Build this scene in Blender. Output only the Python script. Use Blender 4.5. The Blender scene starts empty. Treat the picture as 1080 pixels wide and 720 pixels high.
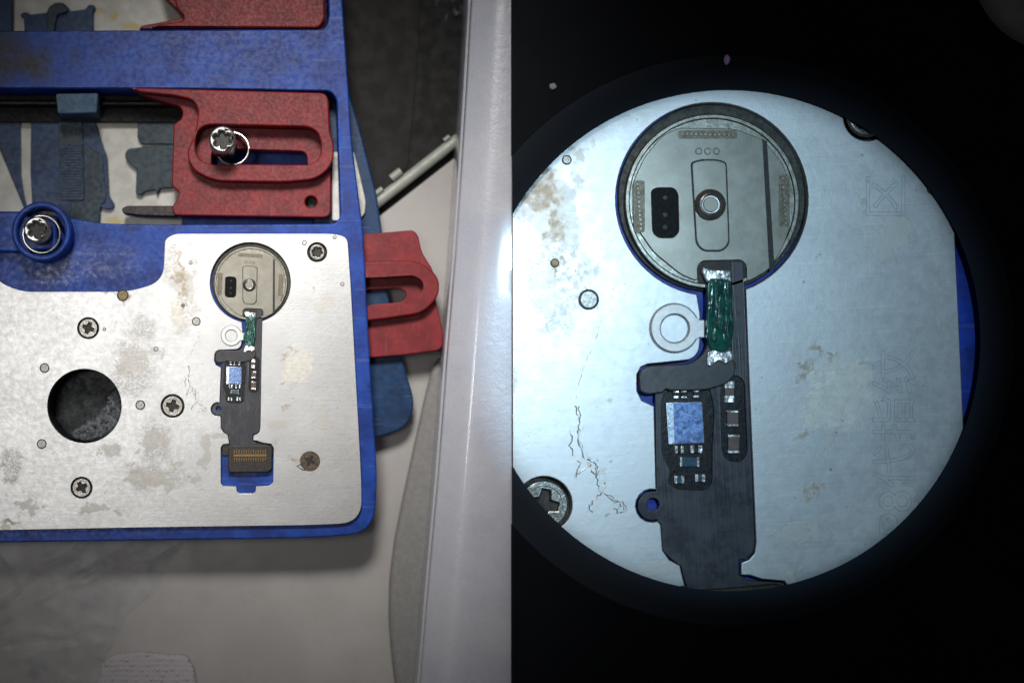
import bpy, bmesh, math, random
from mathutils import Vector, Matrix
random.seed(7)
S = 0.001                       # one photo pixel at bench height = 1 mm
CX, CY, D = 300.0, 420.0, 1800.0  # where the camera hangs over the bench
scene = bpy.context.scene
C = scene.collection

def K(z): return (D - z) / D
def at(px, py, z):
    k = K(z)
    return Vector(((CX + (px-CX)*k - 540)*S, (360 - (CY + (py-CY)*k))*S, z*S))

# ------------------------------------------------------------------ frames
class Frame:                    # outlines measured on the photo, at their own height
    def __init__(s, rx, ry): s.rx, s.ry = rx, ry
    def conv(s, x, y, z):
        k = K(z)
        return (CX + (x-CX)*k - s.rx, -(CY + (y-CY)*k - s.ry))
    def loc(s): return Vector(((s.rx-540)*S, (360-s.ry)*S, 0))
class PlateFrame:               # plate coordinates: origin at the button centre, z = 0 on the plate's top
    def conv(s, x, y, z): return (x-264.0, -(y-298.0))
PF = PlateFrame()
MAG = 2.39
TH = math.radians(3.4)
def R(x, y):                    # a point measured in the enlarged view -> plate coordinates
    dx, dy = (x-751)/MAG, (y-210)/MAG
    return (264 + dx*math.cos(TH) - dy*math.sin(TH), 298 + dx*math.sin(TH) + dy*math.cos(TH))
def RP(pts): return [R(p[0], p[1]) + tuple(v/MAG for v in p[2:]) for p in pts]

# ------------------------------------------------------------------ outlines
def circle(cx, cy, r, n=48, a0=0, a1=360, ry=None):
    ry = ry or r
    full = abs(a1-a0) >= 360
    m = n if full else n+1
    return [(cx + r*math.cos(math.radians(a0+(a1-a0)*i/n)), cy + ry*math.sin(math.radians(a0+(a1-a0)*i/n))) for i in range(m)]
def rpoly(pts, r=4, n=5):       # polygon with rounded corners; a third value is that corner's own radius
    out = []
    N = len(pts)
    for i in range(N):
        p0, p1, p2 = Vector(pts[i-1][:2]), Vector(pts[i][:2]), Vector(pts[(i+1) % N][:2])
        rr = pts[i][2] if len(pts[i]) > 2 else r
        a, b = p0-p1, p2-p1
        la, lb = a.length, b.length
        if la < 1e-6 or lb < 1e-6: continue
        t = min(rr, la*0.48, lb*0.48)
        if t < 0.05: out.append(tuple(p1)); continue
        q0, q2 = p1 + a/la*t, p1 + b/lb*t
        for k in range(n+1):
            u = k/n
            q = q0*(1-u)**2 + p1*2*u*(1-u) + q2*u*u
            out.append((q.x, q.y))
    return out
def box(x0, y0, x1, y1, r=2): return rpoly([(x0,y0),(x1,y0),(x1,y1),(x0,y1)], r)
def rbox(cx, cy, w, h, ang=0, r=0.5):
    a = math.radians(ang); o = []
    for sx, sy in ((-1,-1),(1,-1),(1,1),(-1,1)):
        x, y = sx*w/2, sy*h/2
        o.append((cx + x*math.cos(a) - y*math.sin(a), cy + x*math.sin(a) + y*math.cos(a)))
    return rpoly(o, r)
def star(cx, cy, r0, r1, n=6, ph=0):
    return [(cx + (r0+(r1-r0)*(0.5+0.5*math.cos(n*t)))*math.cos(t+ph), cy + (r0+(r1-r0)*(0.5+0.5*math.cos(n*t)))*math.sin(t+ph))
            for t in [2*math.pi*i/60 for i in range(60)]]
def cross(cx, cy, r, w, ang=0):
    a = math.radians(ang)
    p = [(w,w),(r,w*.7),(r,-w*.7),(w,-w),(w*.7,-r),(-w*.7,-r),(-w,-w),(-r,-w*.7),(-r,w*.7),(-w,w),(-w*.7,r),(w*.7,r)]
    return [(cx + x*math.cos(a)-y*math.sin(a), cy + x*math.sin(a)+y*math.cos(a)) for x, y in p]

# ------------------------------------------------------------------ mesh building
def curve_to_mesh(cu):
    ob = bpy.data.objects.new('tmp', cu); C.objects.link(ob)
    dg = bpy.context.evaluated_depsgraph_get(); dg.update()
    me = bpy.data.meshes.new_from_object(ob.evaluated_get(dg))
    bpy.data.objects.remove(ob); bpy.data.curves.remove(cu)
    return me
class MB:                       # collects shapes and links them as ONE mesh object
    def __init__(s, frame): s.f = frame; s.bm = bmesh.new(); s.mats = []
    def _mi(s, m):
        if m not in s.mats: s.mats.append(m)
        return s.mats.index(m)
    def _add(s, me, m, xf=None):
        if xf is not None: me.transform(xf)
        n = len(s.bm.faces); s.bm.from_mesh(me); s.bm.faces.ensure_lookup_table()
        i = s._mi(m)
        for f in s.bm.faces[n:]: f.material_index = i; f.smooth = True
        bpy.data.meshes.remove(me)
    def slab(s, outs, z0, z1, m, bevel=0.8, zc=None, res=2):
        if isinstance(outs[0][0], (int, float)): outs = [outs]
        h = z1-z0; bevel = min(bevel, h*0.49)
        cu = bpy.data.curves.new('tmp', 'CURVE'); cu.dimensions = '2D'; cu.fill_mode = 'BOTH'
        cu.extrude = h/2-bevel; cu.bevel_depth = bevel; cu.bevel_resolution = res; cu.offset = -bevel
        for o in outs:
            pts = [s.f.conv(x, y, z1 if zc is None else zc) for x, y in o]
            sp = cu.splines.new('POLY'); sp.points.add(len(pts)-1); sp.use_cyclic_u = True
            for p, q in zip(sp.points, pts): p.co = (q[0], q[1], 0, 1)
        s._add(curve_to_mesh(cu), m, Matrix.Translation((0, 0, (z0+z1)/2)))
        return s
    def tube(s, pts, r, m, cyclic=False, radii=None, res=3):   # pts (x, y, z) in frame units
        cu = bpy.data.curves.new('tmp', 'CURVE'); cu.dimensions = '3D'; cu.fill_mode = 'FULL'
        cu.bevel_depth = r; cu.bevel_resolution = res; cu.use_fill_caps = True
        sp = cu.splines.new('POLY'); sp.points.add(len(pts)-1); sp.use_cyclic_u = cyclic
        for i, (p, q) in enumerate(zip(sp.points, pts)):
            x, y = s.f.conv(q[0], q[1], q[2]); p.co = (x, y, q[2], 1)
            if radii: p.radius = radii[i]
        s._add(curve_to_mesh(cu), m)
        return s
    def lathe(s, cx, cy, prof, m, n=40, zc=None):   # prof: (radius, z) upwards
        x0, y0 = s.f.conv(cx, cy, prof[-1][1] if zc is None else zc)
        i = s._mi(m); rings = []
        for r, z in prof:
            if r < 1e-4: rings.append([s.bm.verts.new((x0, y0, z))])
            else: rings.append([s.bm.verts.new((x0+r*math.cos(2*math.pi*k/n), y0+r*math.sin(2*math.pi*k/n), z)) for k in range(n)])
        for a, b in zip(rings, rings[1:]):
            for k in range(n):
                k2 = (k+1) % n
                vs = [a[k % len(a)], a[k2 % len(a)], b[k2 % len(b)], b[k % len(b)]]
                u = []
                for v in vs:
                    if v not in u: u.append(v)
                if len(u) > 2:
                    f = s.bm.faces.new(u); f.material_index = i; f.smooth = True
        return s
    def grid(s, fn, nu, nv, m):                     # fn(u, v) -> (x, y, z)
        i = s._mi(m); vs = []
        for a in range(nu+1):
            row = []
            for b in range(nv+1):
                x, y, z = fn(a/nu, b/nv); q = s.f.conv(x, y, z)
                row.append(s.bm.verts.new((q[0], q[1], z)))
            vs.append(row)
        for a in range(nu):
            for b in range(nv):
                f = s.bm.faces.new((vs[a][b], vs[a+1][b], vs[a+1][b+1], vs[a][b+1])); f.material_index = i; f.smooth = True
        return s
    def build(s, name, parent=None, loc=None, angle=35):
        me = bpy.data.meshes.new(name)
        bmesh.ops.recalc_face_normals(s.bm, faces=s.bm.faces)
        s.bm.to_mesh(me); s.bm.free()
        me.transform(Matrix.Scale(S, 4))
        for m in s.mats: me.materials.append(m)
        me.set_sharp_from_angle(angle=math.radians(angle))
        o = bpy.data.objects.new(name, me); C.objects.link(o)
        if parent: o.parent = parent
        if loc is not None: o.location = loc
        return o
def tag(o, label=None, cat=None, group=None, kind=None):
    if label: o['label'] = label
    if cat: o['category'] = cat
    if group: o['group'] = group
    if kind: o['kind'] = kind
    return o
def empty(name, loc, label, cat, group=None, scale=1, rz=0):
    o = bpy.data.objects.new(name, None); o.empty_display_size = 0.01; C.objects.link(o)
    o.location = loc; o.scale = (scale,)*3; o.rotation_euler = (0, 0, rz)
    return tag(o, label, cat, group)

# ------------------------------------------------------------------ materials
class NT:
    def __init__(s, name):
        s.m = bpy.data.materials.new(name); s.m.use_nodes = True; s.t = s.m.node_tree
        s.b = s.t.nodes['Principled BSDF']
        tc = s.n('ShaderNodeTexCoord'); mp = s.n('ShaderNodeMapping')
        mp.inputs['Scale'].default_value = (1/S,)*3
        s.l(tc.outputs['Object'], mp.inputs['Vector']); s.co = mp.outputs['Vector']
    def n(s, t, **kw):
        x = s.t.nodes.new(t)
        for k, v in kw.items(): setattr(x, k, v)
        return x
    def l(s, a, b): s.t.links.new(a, b)
    def noise(s, scale, detail=4, rough=0.6, dist=0, stretch=None, co=None):
        x = s.n('ShaderNodeTexNoise'); x.inputs['Scale'].default_value = 1.0
        x.inputs['Detail'].default_value = detail; x.inputs['Roughness'].default_value = rough; x.inputs['Distortion'].default_value = dist
        mp = s.n('ShaderNodeMapping'); st = stretch or (1,1,1)
        mp.inputs['Scale'].default_value = tuple(scale*v for v in st)
        mp.inputs['Location'].default_value = (random.random()*50, random.random()*50, random.random()*50)
        s.l(co or s.co, mp.inputs['Vector']); s.l(mp.outputs['Vector'], x.inputs['Vector'])
        return x.outputs['Fac']
    def math(s, op, a, b=None, clamp=False):
        x = s.n('ShaderNodeMath', operation=op, use_clamp=clamp)
        for i, v in enumerate((a, b)):
            if v is None: continue
            if isinstance(v, (int, float)): x.inputs[i].default_value = v
            else: s.l(v, x.inputs[i])
        return x.outputs[0]
    def ramp(s, v, lo, hi, a=0.0, b=1.0):
        x = s.n('ShaderNodeMapRange'); x.clamp = True; x.interpolation_type = 'SMOOTHSTEP'
        for i, q in enumerate((lo, hi, a, b)): x.inputs[i+1].default_value = q
        s.l(v, x.inputs[0]); return x.outputs[0]
    def mix(s, f, a, b):
        x = s.n('ShaderNodeMix', data_type='RGBA')
        if isinstance(f, (int, float)): x.inputs[0].default_value = f
        else: s.l(f, x.inputs[0])
        for i, v in ((6, a), (7, b)):
            if isinstance(v, tuple): x.inputs[i].default_value = v + (1,) if len(v) == 3 else v
            else: s.l(v, x.inputs[i])
        return x.outputs[2]
    def wobble(s, amp, scale):          # position pushed about by noise, for ragged stain edges
        x = s.n('ShaderNodeTexNoise'); x.inputs['Scale'].default_value = scale; x.inputs['Detail'].default_value = 5; x.inputs['Roughness'].default_value = .65
        s.l(s.co, x.inputs['Vector'])
        v = s.n('ShaderNodeVectorMath', operation='SUBTRACT'); s.l(x.outputs['Color'], v.inputs[0]); v.inputs[1].default_value = (.5,.5,.5)
        w = s.n('ShaderNodeVectorMath', operation='SCALE'); s.l(v.outputs[0], w.inputs[0]); w.inputs['Scale'].default_value = amp*2
        a = s.n('ShaderNodeVectorMath', operation='ADD'); s.l(s.co, a.inputs[0]); s.l(w.outputs[0], a.inputs[1])
        return a.outputs[0]
    def blobs(s, co, lst, soft=0.5):
        acc = None
        for (x, y, rx, ry) in lst:
            v = s.n('ShaderNodeVectorMath', operation='SUBTRACT'); s.l(co, v.inputs[0]); v.inputs[1].default_value = (x, y, 0)
            w = s.n('ShaderNodeVectorMath', operation='MULTIPLY'); s.l(v.outputs[0], w.inputs[0]); w.inputs[1].default_value = (1/rx, 1/ry, 0)
            g = s.n('ShaderNodeVectorMath', operation='LENGTH'); s.l(w.outputs[0], g.inputs[0])
            f = s.ramp(g.outputs['Value'], 1.0, 1.0-soft)
            acc = f if acc is None else s.math('MAXIMUM', acc, f)
        return acc
    def set(s, **kw):
        for k, v in kw.items():
            i = s.b.inputs[k.replace('_', ' ')]
            if isinstance(v, tuple) and len(v) == 3: i.default_value = v + (1,) if i.type == 'RGBA' else v
            elif isinstance(v, (int, float, tuple)): i.default_value = v
            else: s.l(v, i)
        return s
    def bump(s, h, strength, dist=1.0):
        x = s.n('ShaderNodeBump'); x.inputs['Strength'].default_value = strength; x.inputs['Distance'].default_value = dist*S
        s.l(h, x.inputs['Height']); s.l(x.outputs[0], s.b.inputs['Normal']); return s

def simple(name, a, b, scale=0.1, rough=(.4,.6), metal=0.0, bump=0.2, bscale=0.5, spec=0.5, coat=0.0):
    t = NT(name); f = t.ramp(t.noise(scale, 6, .65), .35, .68)
    t.set(Base_Color=t.mix(f, a, b), Roughness=t.ramp(t.noise(scale*2.3, 5), .3, .7, *rough), Metallic=metal, Specular_IOR_Level=spec, Coat_Weight=coat)
    if bump: t.bump(t.noise(bscale, 6, .65), bump)
    return t.m

def lp(x, y): return (x-264.0, -(y-298.0))
def plate_material():
    t = NT('worn_aluminium'); w = t.wobble(24, .045); w2 = t.wobble(16, .075)
    def L(lst): return [lp(x, y)+(rx, ry) for x, y, rx, ry in lst]
    def LR(lst): return [lp(*R(x, y))+(rx/MAG, ry/MAG) for x, y, rx, ry in lst]
    grain = t.noise(1.1, 4, .7); cloud = t.noise(.018, 4, .55); mott = t.noise(.16, 5, .7)
    base = t.mix(t.ramp(cloud, .35, .65), (.52,.52,.517), (.59,.59,.587))
    base = t.mix(t.ramp(grain, .4, .75, 0, .14), base, (.40,.40,.41))
    brush = t.noise(.5, 4, .6, stretch=(.03, 1, 1)); brush2 = t.noise(.9, 3, .6, stretch=(1, .05, 1))
    base = t.mix(t.ramp(brush, .45, .7, 0, .16), base, (.48,.48,.48))
    base = t.mix(t.ramp(mott, .56, .72, 0, .10), base, (.48,.47,.45))
    # dried flux: dull beige patches with shapes of their own
    dull = t.blobs(w, L([(140,388,30,40),(165,470,20,30),(165,505,42,17),(12,492,14,24),(115,475,20,8),
                         (180,275,16,34),(196,330,15,30),(318,392,20,20),(150,345,20,22)]) + LR([(880,418,50,52),(585,290,45,60),(600,130,20,14)]), .55)
    speck = t.ramp(t.noise(.42, 6, .75), .44, .60)
    dm = t.math('MULTIPLY', dull, t.math('ADD', t.math('MULTIPLY', speck, .75), .12))
    base = t.mix(t.math('MULTIPLY', dm, .30), base, (.55,.51,.43))
    isl = t.blobs(t.co, L([(163,505,60,24),(165,468,30,34),(118,474,24,20),(145,380,40,42),(30,535,40,16),(105,535,40,14),(318,385,30,30),(195,300,26,50),(215,470,16,40),(340,440,24,30)])
                 + LR([(880,415,80,80),(575,300,40,60),(700,600,60,20),(930,250,60,50),(840,560,60,60)]), 1.0)
    edge = t.math('ADD', t.noise(.06, 9, .62), t.math('MULTIPLY', isl, .24))
    crisp = t.ramp(edge, .665, .69)
    rimline = t.math('MULTIPLY', t.ramp(edge, .645, .667), t.ramp(edge, .69, .667))
    base = t.mix(t.math('MULTIPLY', crisp, t.ramp(t.noise(.6, 5, .7), .3, .6, .08, .30)), base, (.52,.455,.35))
    base = t.mix(t.math('MULTIPLY', rimline, .22), base, (.36,.33,.27))
    brown = t.blobs(w2, LR([(577,196,22,24),(566,214,16,20),(590,240,14,17),(585,212,12,24),(585,285,5,5),(880,373,9,5),(900,385,8,8),(856,390,5,7),(905,217,9,9),(845,455,8,7),(840,605,7,4)])
                       + L([(188,272,4,12),(193,290,9,11),(191,306,4,10),(131,312,7,9),(120,306,10,4),(196,322,3,4),(325,486,14,14),(312,484,12,4),(301,428,4,3),(306,366,5,4),(300,376,3,5),(10,552,12,4)]), .7)
    cream = t.math('MULTIPLY', t.blobs(w, LR([(878,415,46,46),(860,440,24,30),(905,395,22,20),(560,290,30,50)]), .7), t.ramp(t.noise(.25, 5, .7), .3, .6, .15, .7))
    base = t.mix(cream, base, (.74,.71,.62))
    bm_ = t.math('MULTIPLY', brown, t.ramp(t.noise(.2, 5, .6), .3, .65, .25, .72))
    base = t.mix(bm_, base, (.40,.315,.20))
    dots = t.math('MULTIPLY', t.ramp(t.noise(.33, 2, .5), .70, .75), t.ramp(t.noise(.05, 2), .5, .6))
    base = t.mix(t.math('MULTIPLY', dots, .6), base, (.16,.15,.14))
    scr = t.ramp(t.noise(.05, 3, .6, stretch=(1, 22, 1)), .60, .66)
    scr2 = t.ramp(t.noise(.06, 3, .6, stretch=(20, 1, 1)), .66, .70)
    sc = t.math('MULTIPLY', t.math('MAXIMUM', scr, scr2), .16)
    base = t.mix(sc, base, (.86,.86,.86))
    allst = t.math('MAXIMUM', t.math('MAXIMUM', t.math('MULTIPLY', dm, .5), t.math('MULTIPLY', crisp, .28)), bm_)
    rough = t.math('ADD', t.ramp(mott, .3, .7, .37, .43), t.math('MULTIPLY', allst, .22))
    metal = t.math('SUBTRACT', .78, t.math('MULTIPLY', allst, .6), True)
    t.set(Base_Color=base, Roughness=rough, Metallic=metal)
    h = t.math('ADD', t.math('MULTIPLY', t.math('ADD', grain, brush), .3), t.math('ADD', t.math('MULTIPLY', allst, .6), t.math('MULTIPLY', t.noise(.3, 4, .6), .7)))
    t.bump(h, .20, .5)
    return t.m
def edge_wear(t, radius, noise_scale=.25):   # 1 where a worn edge shows
    bv = t.n('ShaderNodeBevel'); bv.samples = 4; bv.inputs['Radius'].default_value = radius*S
    g = t.n('ShaderNodeNewGeometry'); d = t.n('ShaderNodeVectorMath', operation='DOT_PRODUCT')
    t.l(bv.outputs[0], d.inputs[0]); t.l(g.outputs['Normal'], d.inputs[1])
    return t.math('MULTIPLY', t.ramp(d.outputs['Value'], .985, .90), t.ramp(t.noise(noise_scale, 5, .7), .42, .60))
def blue_material(name='blue_anodised', a=(.005,.032,.225), b=(.010,.066,.39), scuff=.28, dirt=None, root=None, smear=None, wear=.5):
    t = NT(name)
    base = t.mix(t.ramp(t.noise(.04, 5, .6), .35, .65), a, b)
    base = t.mix(t.ramp(t.noise(.09, 6, .68), .54, .80, 0, scuff), base, (.10,.17,.40))
    base = t.mix(t.ramp(t.noise(.03, 7, .7), .54, .74, 0, .6), base, (.005,.018,.09))
    fine = t.ramp(t.noise(.022, 3, .55, stretch=(1,14,1)), .62, .70)
    base = t.mix(t.math('MULTIPLY', fine, .22), base, (.16,.23,.45))
    pits = t.math('MULTIPLY', t.ramp(t.noise(.22, 2, .5), .70, .74), t.ramp(t.noise(.03, 2), .45, .6))
    base = t.mix(t.math('MULTIPLY', pits, .7), base, (.006,.010,.03))
    hgt = t.math('ADD', t.math('MULTIPLY', t.noise(.5, 5, .6), .25), t.math('SUBTRACT', t.noise(.09, 4), pits))
    rough = t.ramp(t.noise(.2, 5), .3, .7, .32, .55)
    def loc(l): return [(x-root[0], -(y-root[1]), rx, ry) for x, y, rx, ry in l]
    if smear:                     # a patch of dried clear glue with a cracked skin
        f = t.blobs(t.wobble(14, .08), loc(smear), .35)
        vein = t.ramp(t.noise(.10, 7, .7, dist=1.5), .47, .50); vein2 = t.ramp(t.noise(.10, 7, .7, dist=1.5), .56, .60)
        base = t.mix(t.math('MULTIPLY', f, t.math('MULTIPLY', vein2, .2)), base, (.14,.22,.48))
        base = t.mix(t.math('MULTIPLY', f, t.ramp(t.noise(.16, 6, .75), .60, .66, 0, .75)), base, (.010,.016,.05))
        hgt = t.math('ADD', hgt, t.math('MULTIPLY', f, t.math('ADD', .4, t.math('MULTIPLY', t.noise(.11, 5, .55, dist=1), 1.2))))
        rough = t.math('SUBTRACT', rough, t.math('MULTIPLY', f, .10))
    if dirt:
        f = t.blobs(t.wobble(16, .05), loc(dirt), .8)
        base = t.mix(t.math('MULTIPLY', f, t.ramp(t.noise(.1, 5, .7), .25, .55, .45, .95)), base, (.030,.028,.022))
    if wear: base = t.mix(t.math('MULTIPLY', edge_wear(t, 1.6), wear), base, (.20,.27,.46))
    t.set(Base_Color=base, Roughness=rough, Specular_IOR_Level=.32)
    t.bump(hgt, .10, .6)
    return t.m
def red_material():
    t = NT('red_anodised')
    base = t.mix(t.ramp(t.noise(.05, 5, .6), .35, .68), (.165,.007,.011), (.26,.013,.018))
    base = t.mix(t.ramp(t.noise(.11, 6, .66), .56, .80, 0, .35), base, (.36,.10,.10))
    base = t.mix(t.ramp(t.noise(.07, 6, .72), .58, .72, 0, .3), base, (.33,.07,.07))
    base = t.mix(t.ramp(t.noise(.035, 6, .7), .56, .74, 0, .5), base, (.07,.006,.008))
    fine = t.ramp(t.noise(.022, 3, .55, stretch=(14,1,1)), .63, .70)
    base = t.mix(t.math('MULTIPLY', fine, .25), base, (.40,.13,.12))
    base = t.mix(t.math('MULTIPLY', edge_wear(t, 1.6), .35), base, (.42,.14,.13))
    t.set(Base_Color=base, Roughness=t.ramp(t.noise(.3, 5), .3, .7, .42, .62), Specular_IOR_Level=.4)
    t.bump(t.math('ADD', t.math('MULTIPLY', t.noise(.6, 5, .6), .25), t.noise(.08, 4)), .10, .7)
    return t.m

JR = (190.0, 300.0)             # the jig's own origin
M = {}
M['plate'] = plate_material()
M['blue'] = blue_material(dirt=[(8,70,50,44),(45,80,30,26),(6,45,30,16)], root=JR, smear=[(120,278,48,22),(70,296,34,10),(95,290,30,14)])
M['blue_right'] = blue_material('blue_anodised_close', (.008,.035,.30), (.010,.05,.42), .1, wear=0)
M['blue_dark'] = blue_material('blue_worn', (.005,.028,.082), (.008,.043,.125), .12)
M['teal_dark'] = blue_material('teal_worn', (.007,.022,.034), (.014,.038,.055), .22)
M['blue_dusty'] = simple('blue_dusty', (.045,.10,.18), (.09,.15,.21), .12, (.6,.8), 0, .3, .5)
M['red'] = red_material()
M['jaw'] = simple('jaw_shaded', (.010,.006,.006), (.030,.012,.012), .1, (.4,.6), 0, .3, .4)  # near-black red paints the shaded side of the clamp arm
M['silver'] = simple('bare_metal_insert', (.40,.39,.36), (.50,.49,.46), .06, (.45,.6), .55, .2, .6)
def stained_silver():
    t = NT('stained_insert'); f = t.blobs(t.wobble(5, .15), [(x-JR[0], -(y-JR[1]), a, b) for x, y, a, b in [(122,234,16,6),(106,13,9,7),(121,19,7,7),(140,30,20,6)]], .8)
    base = t.mix(t.ramp(t.noise(.06, 5, .6), .35, .65), (.40,.39,.355), (.50,.49,.455))
    t.set(Base_Color=t.mix(t.math('MULTIPLY', f, .7), base, (.42,.33,.09)), Roughness=.55, Metallic=.35)
    t.bump(t.noise(.7, 5), .2, .5); return t.m
M['insert'] = stained_silver()
M['chrome'] = simple('polished_screw', (.50,.49,.465), (.60,.59,.56), .3, (.26,.36), 1.0, .04, .6)
M['bar_shade'] = simple('bar_shade_black', (.004,.004,.005), (.010,.010,.012), .1, (.5,.7), 0, .3, .4, spec=.2)  # near-black colour paints the shade under the blue bar
M['screwdark'] = simple('oxidised_screw', (.20,.19,.17), (.40,.385,.355), .5, (.22,.38), .95, .2, .8)
M['recess'] = simple('screw_recess', (.012,.011,.010), (.05,.045,.04), .5, (.4,.6), .3, .1)
M['blacksteel'] = simple('black_steel', (.010,.010,.010), (.03,.03,.03), .3, (.25,.4), .8, .1)
M['rust'] = simple('rusty_screw', (.07,.052,.037), (.19,.145,.105), .5, (.5,.75), .4, .4, .8)
M['pin'] = simple('steel_pin', (.30,.29,.27), (.50,.49,.46), .6, (.35,.5), .9, .2, 1)
M['pinbrown'] = simple('stained_pin', (.20,.15,.07), (.34,.27,.15), .5, (.45,.6), .6, .2, 1)
M['cup'] = simple('grimy_bore', (.006,.007,.009), (.045,.05,.055), .12, (.4,.65), .3, .6, .4)

t = NT('pale_tray')
w = t.wobble(20, .02)
base = t.mix(t.ramp(t.noise(.012, 5, .6), .35, .65), (.37,.348,.332), (.42,.395,.378))
base = t.mix(t.ramp(t.noise(.05, 5, .7, stretch=(1,.35,1)), .5, .75, 0, .35), base, (.31,.295,.285))
base = t.mix(t.ramp(t.noise(.30, 2), .74, .78, 0, .5), base, (.10,.10,.10))
t.set(Base_Color=base, Roughness=t.ramp(t.noise(.03, 4), .3, .7, .38, .55)); t.bump(t.noise(.06, 5, .6), .12, 2)
M['tray'] = t.m
M['debris'] = simple('gritty_ledge', (.03,.036,.045), (.20,.215,.23), .25, (.3,.6), .2, 1.0, .35)
M['rim'] = simple('tray_rim', (.33,.345,.30), (.40,.415,.365), .05, (.45,.6), .1, .1)
M['desk'] = simple('dark_desk', (.0105,.0100,.0098), (.0125,.0118,.0115), .03, (.5,.7), 0, .15, .4, spec=.2)
M['sheet'] = simple('brown_black_sheet', (.0175,.0155,.0150), (.020,.0175,.0170), .03, (.55,.7), 0, .1, .4, spec=.2)
t = NT('milky_plastic')
t.set(Base_Color=t.mix(t.ramp(t.noise(.012, 4), .35, .65), (.56,.575,.655), (.63,.63,.685)), Roughness=t.ramp(t.noise(.05, 5, .7), .3, .7, .2, .34),
      Subsurface_Weight=.5, Subsurface_Radius=(1.0,1.0,1.1), Subsurface_Scale=.02, Coat_Weight=.6, Coat_Roughness=.07)
t.bump(t.math('ADD', t.noise(.10, 6, .7), t.math('MULTIPLY', t.noise(.5, 3), .25)), .24, 2)
M['plastic'] = t.m
M['foam'] = simple('grey_foam', (.235,.228,.22), (.275,.268,.26), .2, (.7,.9), 0, .3, .5, spec=.2)
t = NT('clear_film')
t.set(Base_Color=t.mix(t.ramp(t.noise(.05, 5), .4, .7), (.55,.55,.58), (.18,.28,.38)), Roughness=.38, Alpha=t.ramp(t.noise(.035, 6, .7), .40, .72, .10, .42), Specular_IOR_Level=.8)
t.bump(t.noise(.03, 5, .6), .2, 2); M['film'] = t.m
t = NT('scrap_film')
t.set(Base_Color=(.30,.32,.35), Roughness=.3, Alpha=t.ramp(t.noise(.18, 5, .75, stretch=(1,.3,1)), .5, .72, .0, .75), Specular_IOR_Level=.8)
t.bump(t.noise(.1, 5, .6), .6, 4); M['scrap'] = t.m
t = NT('embossed_wipe')
v = t.n('ShaderNodeTexVoronoi'); v.inputs['Scale'].default_value = .19; t.l(t.co, v.inputs['Vector']); v.inputs['Randomness'].default_value = .25
t.set(Base_Color=t.mix(t.ramp(v.outputs['Distance'], .15, .6), (.66,.62,.645), (.50,.465,.485)), Roughness=.9, Specular_IOR_Level=.1); t.bump(t.ramp(v.outputs['Distance'], .1, .6, 1, 0), 1.0, 2.5)
M['wipe'] = t.m
# flex cable
t = NT('polyimide_cover')
tr = t.ramp(t.noise(.9, 2, .5, stretch=(1,.02,1)), .45, .60); sm = t.ramp(t.noise(.07, 6, .7), .40, .68)
t.set(Base_Color=t.mix(t.math('MULTIPLY', sm, .5), t.mix(t.math('MULTIPLY', tr, .3), (.030,.033,.043), (.046,.048,.058)), (.060,.064,.078)), Roughness=t.ramp(t.noise(.1, 5, .7), .35, .65, .26, .46))
t.bump(t.math('ADD', t.math('MULTIPLY', tr, .25), t.noise(.06, 4)), .22, .8); M['film_black'] = t.m
M['film_edge'] = simple('polyimide_lap', (.026,.027,.032), (.048,.048,.053), .12, (.32,.45), 0, .12, .4)
M['well'] = simple('resin_well', (.004,.004,.005), (.008,.008,.010), .5, (.25,.4), 0, .25, .4, spec=.3)
M['button'] = simple('button_steel', (.24,.226,.188), (.29,.275,.235), .08, (.30,.36), .7, .035, .5)
M['buttonrim'] = simple('button_rim', (.22,.21,.175), (.32,.305,.265), .2, (.28,.42), .9, .2, .6)
M['blackhole'] = simple('sensor_black', (.002,.002,.003), (.004,.004,.005), .3, (.4,.5), 0, 0, spec=.1)
M['weld_strip'] = simple('discoloured_strip', (.12,.10,.075), (.20,.175,.135), .5, (.4,.55), .7, .2, .6)
M['flange'] = simple('button_flange', (.030,.028,.023), (.075,.070,.058), .3, (.45,.6), .6, .2, .6)
M['dot'] = simple('spot_weld', (.15,.135,.10), (.24,.215,.165), .8, (.3,.5), .9, .2)
M['groove'] = simple('dark_groove', (.022,.022,.020), (.045,.043,.038), .4, (.5,.6), .3, .1)

t = NT('green_resin')
t.set(Base_Color=t.mix(t.ramp(t.noise(.22, 4, .6), .4, .66), (.004,.060,.046), (.008,.125,.092)), Roughness=t.ramp(t.noise(.3, 4), .35, .65, .05, .2), Coat_Weight=.8, Coat_Roughness=.08)
t.bump(t.noise(.28, 2, .4, stretch=(1.8,.5,1)), .5, 1.4); M['green'] = t.m
t = NT('solder')
t.set(Base_Color=(.82,.82,.81), Metallic=.85, Roughness=t.ramp(t.noise(.5, 4), .35, .65, .16, .32)); t.bump(t.noise(.28, 2, .45), .6, 1.4); M['solder'] = t.m
t = NT('die_mirror')
t.set(Base_Color=t.mix(t.ramp(t.noise(.55, 4, .7), .4, .65), (.11,.17,.35), (.22,.31,.53)), Metallic=.9, Roughness=t.ramp(t.noise(.5, 4), .35, .65, .24, .36)); t.bump(t.noise(.55, 4), .15, .4); M['die'] = t.m
M['die_edge'] = simple('die_edge', (.55,.62,.72), (.66,.72,.80), .5, (.2,.35), .8, .1)
M['capbody'] = simple('ceramic_body', (.10,.062,.05), (.17,.115,.095), .8, (.35,.5), 0, .2)
M['bluechip'] = simple('blue_chip', (.02,.07,.12), (.05,.13,.18), .8, (.15,.3), 0, .2, coat=.5)
M['ring'] = simple('tinned_ring', (.78,.79,.78), (.86,.87,.86), .2, (.4,.5), .25, .1, .6)
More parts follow.
